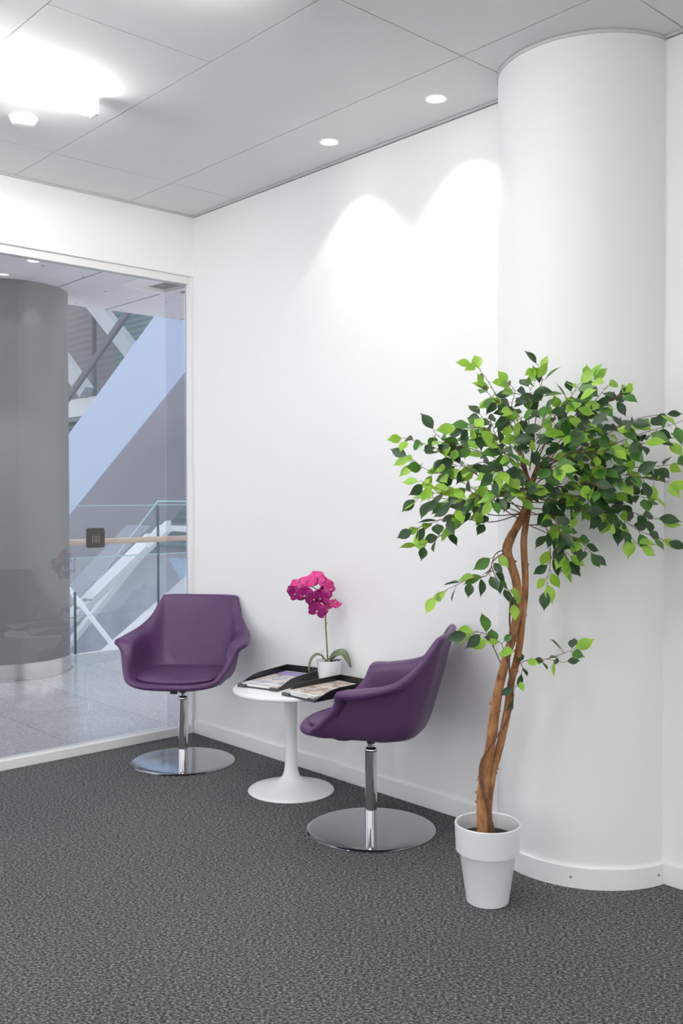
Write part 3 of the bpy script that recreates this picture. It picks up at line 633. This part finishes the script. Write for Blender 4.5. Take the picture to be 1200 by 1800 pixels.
# ------------------------------------------------------------------ atrium beyond the glass
b = MB(); b.box((-2.69, -5.0, 2.8), (-0.165, 5.0, 3.1)); ac = struct(b.build('ceiling_atrium', M_atr_ceil))
s = MB()
for y in (0.27, 0.95, 1.65, 2.4): s.box((-2.688, y-.0025, 2.7975), (-0.3, y+.0025, 2.7999))
s.build('panel_joint', M_darkrail, ac)
s = MB()
for (x, y) in [(-1.72, .25), (-1.40, .29), (-2.05, .6), (-2.62, .65), (-2.62, 1.05), (-2.62, 1.55), (-2.1, 1.15), (-2.5, .3), (-1.6, -.1), (-2.62, 1.7), (-1.9, 1.6)]:
    s.lathe([(0, 2.797), (.006, 2.797), (.006, 2.7999)], 10, (x, y, 0))
s.build('panel_screws', M_darkrail, ac)
b = MB(); b.box((-4.2, 4.9, -6), (-0.2, 5.0, 9)); 
t = thing('round_column', 'thick grey round column with a steel foot band behind the glass', 'column', (-2.53, 0.045, 0))
b = MB(); b.lathe([(.442, .105), (.442, 2.80)], 96); b.build('shaft', M_atr_col, t, smooth=True)
b = MB(); b.lathe([(.442, .112), (.450, .112), (.450, .004), (.462, .002), (.462, -.003), (.442, -.003)], 96); b.build('foot_band', M_steel, t, smooth=True)
downlight(-1.509, -0.207, 2.8, 'small round downlight in the atrium ceiling, right of the column', 16, 75, 'downlights in the atrium ceiling')
downlight(-1.70, -0.62, 2.8, 'small round downlight in the atrium ceiling, at the photo left edge', 16, 75, 'downlights in the atrium ceiling')
# ceiling cassette
t = thing('ceiling_cassette', 'white square air vent with slanted rim in the atrium ceiling', 'vent', (-1.49, 0.97, 2.8), R(4))
b = MB()
def ring(b, x0, x1, y0, y1, x2, x3, y2, y3, z0, z1):
    vs = [(x0, y0, z0), (x1, y0, z0), (x1, y1, z0), (x0, y1, z0), (x2, y2, z1), (x3, y2, z1), (x3, y3, z1), (x2, y3, z1)]
    b.add(vs, [(0, 1, 5, 4), (1, 2, 6, 5), (2, 3, 7, 6), (3, 0, 4, 7)])
ring(b, -.30, .30, -.40, .40, -.26, .26, -.35, .35, -.001, -.030); ring(b, -.26, .26, -.35, .35, -.20, .20, -.29, .29, -.030, -.030); ring(b, -.20, .20, -.29, .29, -.20, .20, -.29, .29, -.030, -.002)
b.box((-.20, -.09, -.032), (.20, -.03, -.004)); b.build('frame', M_lamp_white, t)
b = MB(); b.box((-.20, -.29, -.006), (.20, .29, -.002)); b.build('grille', mat('grille_grey', (.22, .21, .19), .6), t)
# railing along the walkway edge
t = thing('glass_railing', 'glass walkway railing with round pale wooden handrail behind the window', 'railing', (-2.82, 0, 0))
for (y0, y1) in [(-3.2, -0.80), (-0.785, 0.72), (0.735, 1.50), (1.515, 3.6)]:
    b = MB(); b.box((-.006, y0, .0), (.006, y1, .785)); b.build('lower_panel', M_rail_milky, t)
    b = MB(); b.box((.0065, y0, .78), (.012, y1, .79)); b.build('panel_edge', M_glass_edge, t)
for (y0, y1) in [(-3.2, 1.50), (1.515, 3.6)]:
    b = MB(); b.box((-.020, y0, .30), (-.010, y1, 1.205)); b.build('upper_panel', M_rail_glass, t)
    b = MB(); b.box((-.020, y0, 1.2055), (-.010, y1, 1.212)); b.build('panel_edge', M_glass_edge, t)
b = MB(); b.tube([(.10, -3.2, .918), (.10, 3.6, .918)], .024, 20); b.build('handrail', M_wood, t, smooth=True)
for y in (-1.9, -.4, 0.9, 2.4):
    b = MB(); b.tube([(.0125, y, .87), (.08, y, .87), (.10, y, .90)], .007, 8); b.build('handrail_bracket', M_steel, t, smooth=True)
for y, zt in ((.7275, .51), (1.5075, 1.2)):
    b = MB(); b.box((-.008, y-.0065, .0), (.013, y+.0065, zt)); b.build('joint_strip', M_joint, t)
b = MB(); b.box((-.03, -3.2, -.35), (.03, 3.6, .004)); b.build('base_channel', M_white_steel, t)
# great stair flight crossing the void (runs along x, rising towards the office)
SL = 0.587
t = thing('stair_flight', 'large pale blue stair flight rising diagonally across the atrium', 'staircase', (-9.5, 4.0, 0))
def zt(x): return 2.14+SL*(x-.0)    # x local: top edge
X0, X1 = -5.5, 6.5
b = MB(); b.prism([(X0, 1.0+(X0+.0)*SL-.06), (X1, .93+X1*SL-.0), (X1, 2.15+X1*SL), (X0, 2.15+X0*SL)], 0, .03, 'y'); b.build('stringer', M_stringer, t)
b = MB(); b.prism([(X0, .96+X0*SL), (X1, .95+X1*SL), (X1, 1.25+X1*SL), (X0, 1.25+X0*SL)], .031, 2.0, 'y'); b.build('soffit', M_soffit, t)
b = MB(); b.prism([(X0, 2.15+X0*SL), (X1, 2.15+X1*SL), (X1, 2.78+X1*SL), (X0, 2.78+X0*SL)], .03, .045, 'y'); b.build('balustrade_glass', M_rail_glass, t)
b = MB(); b.prism([(X0, 2.151+X0*SL), (X1, 2.151+X1*SL), (X1, 2.185+X1*SL), (X0, 2.185+X0*SL)], .0, .029, 'y'); b.build('edge_strip', M_stringer, t)
b = MB(); b.tube([(X0, .04, 2.80+X0*SL), (X1, .04, 2.80+X1*SL)], .05, 12); b.build('handrail', M_darkrail, t, smooth=True)
def beam(t, pts, y0, y1, m, name='stringer'):
    b = MB(); b.prism(pts, y0, y1, 'y'); return b.build(name, m, t)
# lower white flight with glass and point fixings
t = thing('stair_flight', 'white stair flight with glass side in the lower atrium, nearest the column', 'staircase', (-7.6, 3.5, 0))
def sl(x, z0): return z0+.545*x
beam(t, [(-3, sl(-3, -.05)), (1.25, sl(1.25, -.05)), (1.25, sl(1.25, .12)), (-3, sl(-3, .12))], 0, .08, M_white_steel)
beam(t, [(-3, sl(-3, .13)), (1.25, sl(1.25, .13)), (1.25, sl(1.25, .28)), (-3, sl(-3, .28))], .30, .38, M_white_steel)
beam(t, [(-3, sl(-3, .20)), (1.25, sl(1.25, .20)), (1.25, .90), (.70, .90), (-3, sl(-3, .50))], .05, .06, M_rail_milky, 'balustrade_glass')
for x in (-1.15, -.9, -.6, -.35):
    b = MB(); b.tube([(x, -.04, sl(x, .02)), (x, .0, sl(x, .02))], .025, 10); b.tube([(x, -.03, sl(x, .02)), (x+.22, -.03, sl(x, .02)+.02)], .01, 6); b.build('point_fixing', M_darkrail, t)
t = thing('stair_flight', 'white stair flight low in the atrium, just above the purple chair', 'staircase', (-5.0, 2.6, 0))
beam(t, [(-3, sl(-3, -.30)), (2.0, sl(2.0, -.30)), (2.0, sl(2.0, -.06)), (-3, sl(-3, -.06))], 0, .1, M_white_steel)
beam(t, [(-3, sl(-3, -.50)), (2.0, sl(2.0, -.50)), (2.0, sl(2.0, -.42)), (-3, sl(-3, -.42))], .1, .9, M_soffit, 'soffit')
# crossing braces
t = thing('brace_beam', 'bright blue slanting steel beam behind the lower white stair flight', 'beam', (-6.75, 4.3, 0))
beam(t, [(-.35, .42), (-.05, .42), (1.9, -1.2), (1.6, -1.2)], 0, .15, M_blue_steel, 'web')
t = thing('brace_beam', 'thin white slanting rod under the lower white stair flight', 'beam', (-8.15, 3.3, 0))
beam(t, [(-.7, .36), (-.66, .40), (2.0, -1.02), (1.96, -1.06)], 0, .04, M_white_steel, 'web')
# landing with glass screen behind
t = thing('stair_landing', 'small stair landing with a horizontal pale edge behind the railing', 'landing', (-6.3, 4.2, 0))
b = MB(); b.box((-.86, 0, .80), (4.0, 1.2, .875)); b.build('slab', M_white_steel, t)
b = MB(); b.box((-.89, 0, .88), (4.0, .012, 1.20)); b.build('balustrade_glass', M_rail_glass, t)
b = MB(); b.box((-.89, -.001, 1.201), (4.0, .013, 1.215)); b.build('panel_edge', M_glass_edge, t)
beam(t, [(-3.9, .78-3*.70), (-.9, .78), (-.9, .875), (-3.9, .875-3*.70)], 0, .1, M_white_steel, 'side_stringer')
beam(t, [(-3.9, .88-3*.70), (-.9, .88), (-.9, 1.19), (-3.9, 1.19-3*.70)], .01, .022, M_rail_glass, 'balustrade_glass')
beam(t, [(-3.9, 1.195-3*.70), (-.9, 1.195), (-.9, 1.213), (-3.9, 1.213-3*.70)], .005, .025, M_glass_edge, 'panel_edge')
# far atrium walls
b = MB(); b.box((-26, 9.0, -7), (-2, 9.3, 1.6)); struct(b.build('wall_atrium_lower', M_lilac))
b = MB(); b.box((-26, 9.0, 1.6), (-2, 9.3, 14)); struct(b.build('wall_atrium_upper', M_greyl))
b = MB(); b.box((-20.5, 8.3, .15), (-4, 8.98, 3.05)); tag(b.build('slatted_screen', M_tealdark2), 'dark teal slatted screen under the soffit of the great stair', 'screen')
b = MB(); b.box((-15.6, 8.3, 3.06), (-4, 8.98, 6.5)); tag(b.build('louvre_screen', M_teal), 'teal horizontal louvre screen on the far side of the atrium', 'screen')
b = MB(); b.box((-26, 7.6, 3.1), (-14.8, 8.99, 3.5)); struct(b.build('trim_3', M_white_steel))
b = MB(); b.box((-26, 8.2, -7.2), (-2, 8.99, -3)); b.box((-30, 2, -7.4), (-2.9, 9, -7.2)); struct(b.build('floor_lower', M_lilac))
for i, x in enumerate((-19.4, -17.2, -15.6)):
    b = MB(); b.box((x-.04, 7.7, 3.501), (x+.04, 7.78, 9)); tag(b.build('facade_mullion', M_darkrail), ['dark upright facade post nearest the grey column', 'dark upright facade post between two others beyond the stair glass', 'dark upright facade post closest to the teal louvres'][i], 'post')
b = MB(); b.prism([(-19.6, 7.0), (-19.3, 7.2), (-14.6, 3.6), (-14.9, 3.4)], 7.0, 7.2, 'y'); tag(b.build('truss_beam', M_truss), 'white slanting truss beam high behind the stair glass', 'beam')
b = MB(); b.prism([(-17.6, 7.2), (-17.3, 7.4), (-12.6, 3.8), (-12.9, 3.6)], 7.4, 7.6, 'y'); tag(b.build('truss_beam', M_truss), 'white slanting truss beam nearer the pale stair flight', 'beam')
b = MB(); b.box((-26.3, -14, -7), (-26, 9.3, 14)); struct(b.build('wall_atrium_end', M_greyl))
b = MB(); b.box((-26, -14, 2.9), (-25.2, 7.5, 3.4)); struct(b.build('trim_4', M_white_steel))
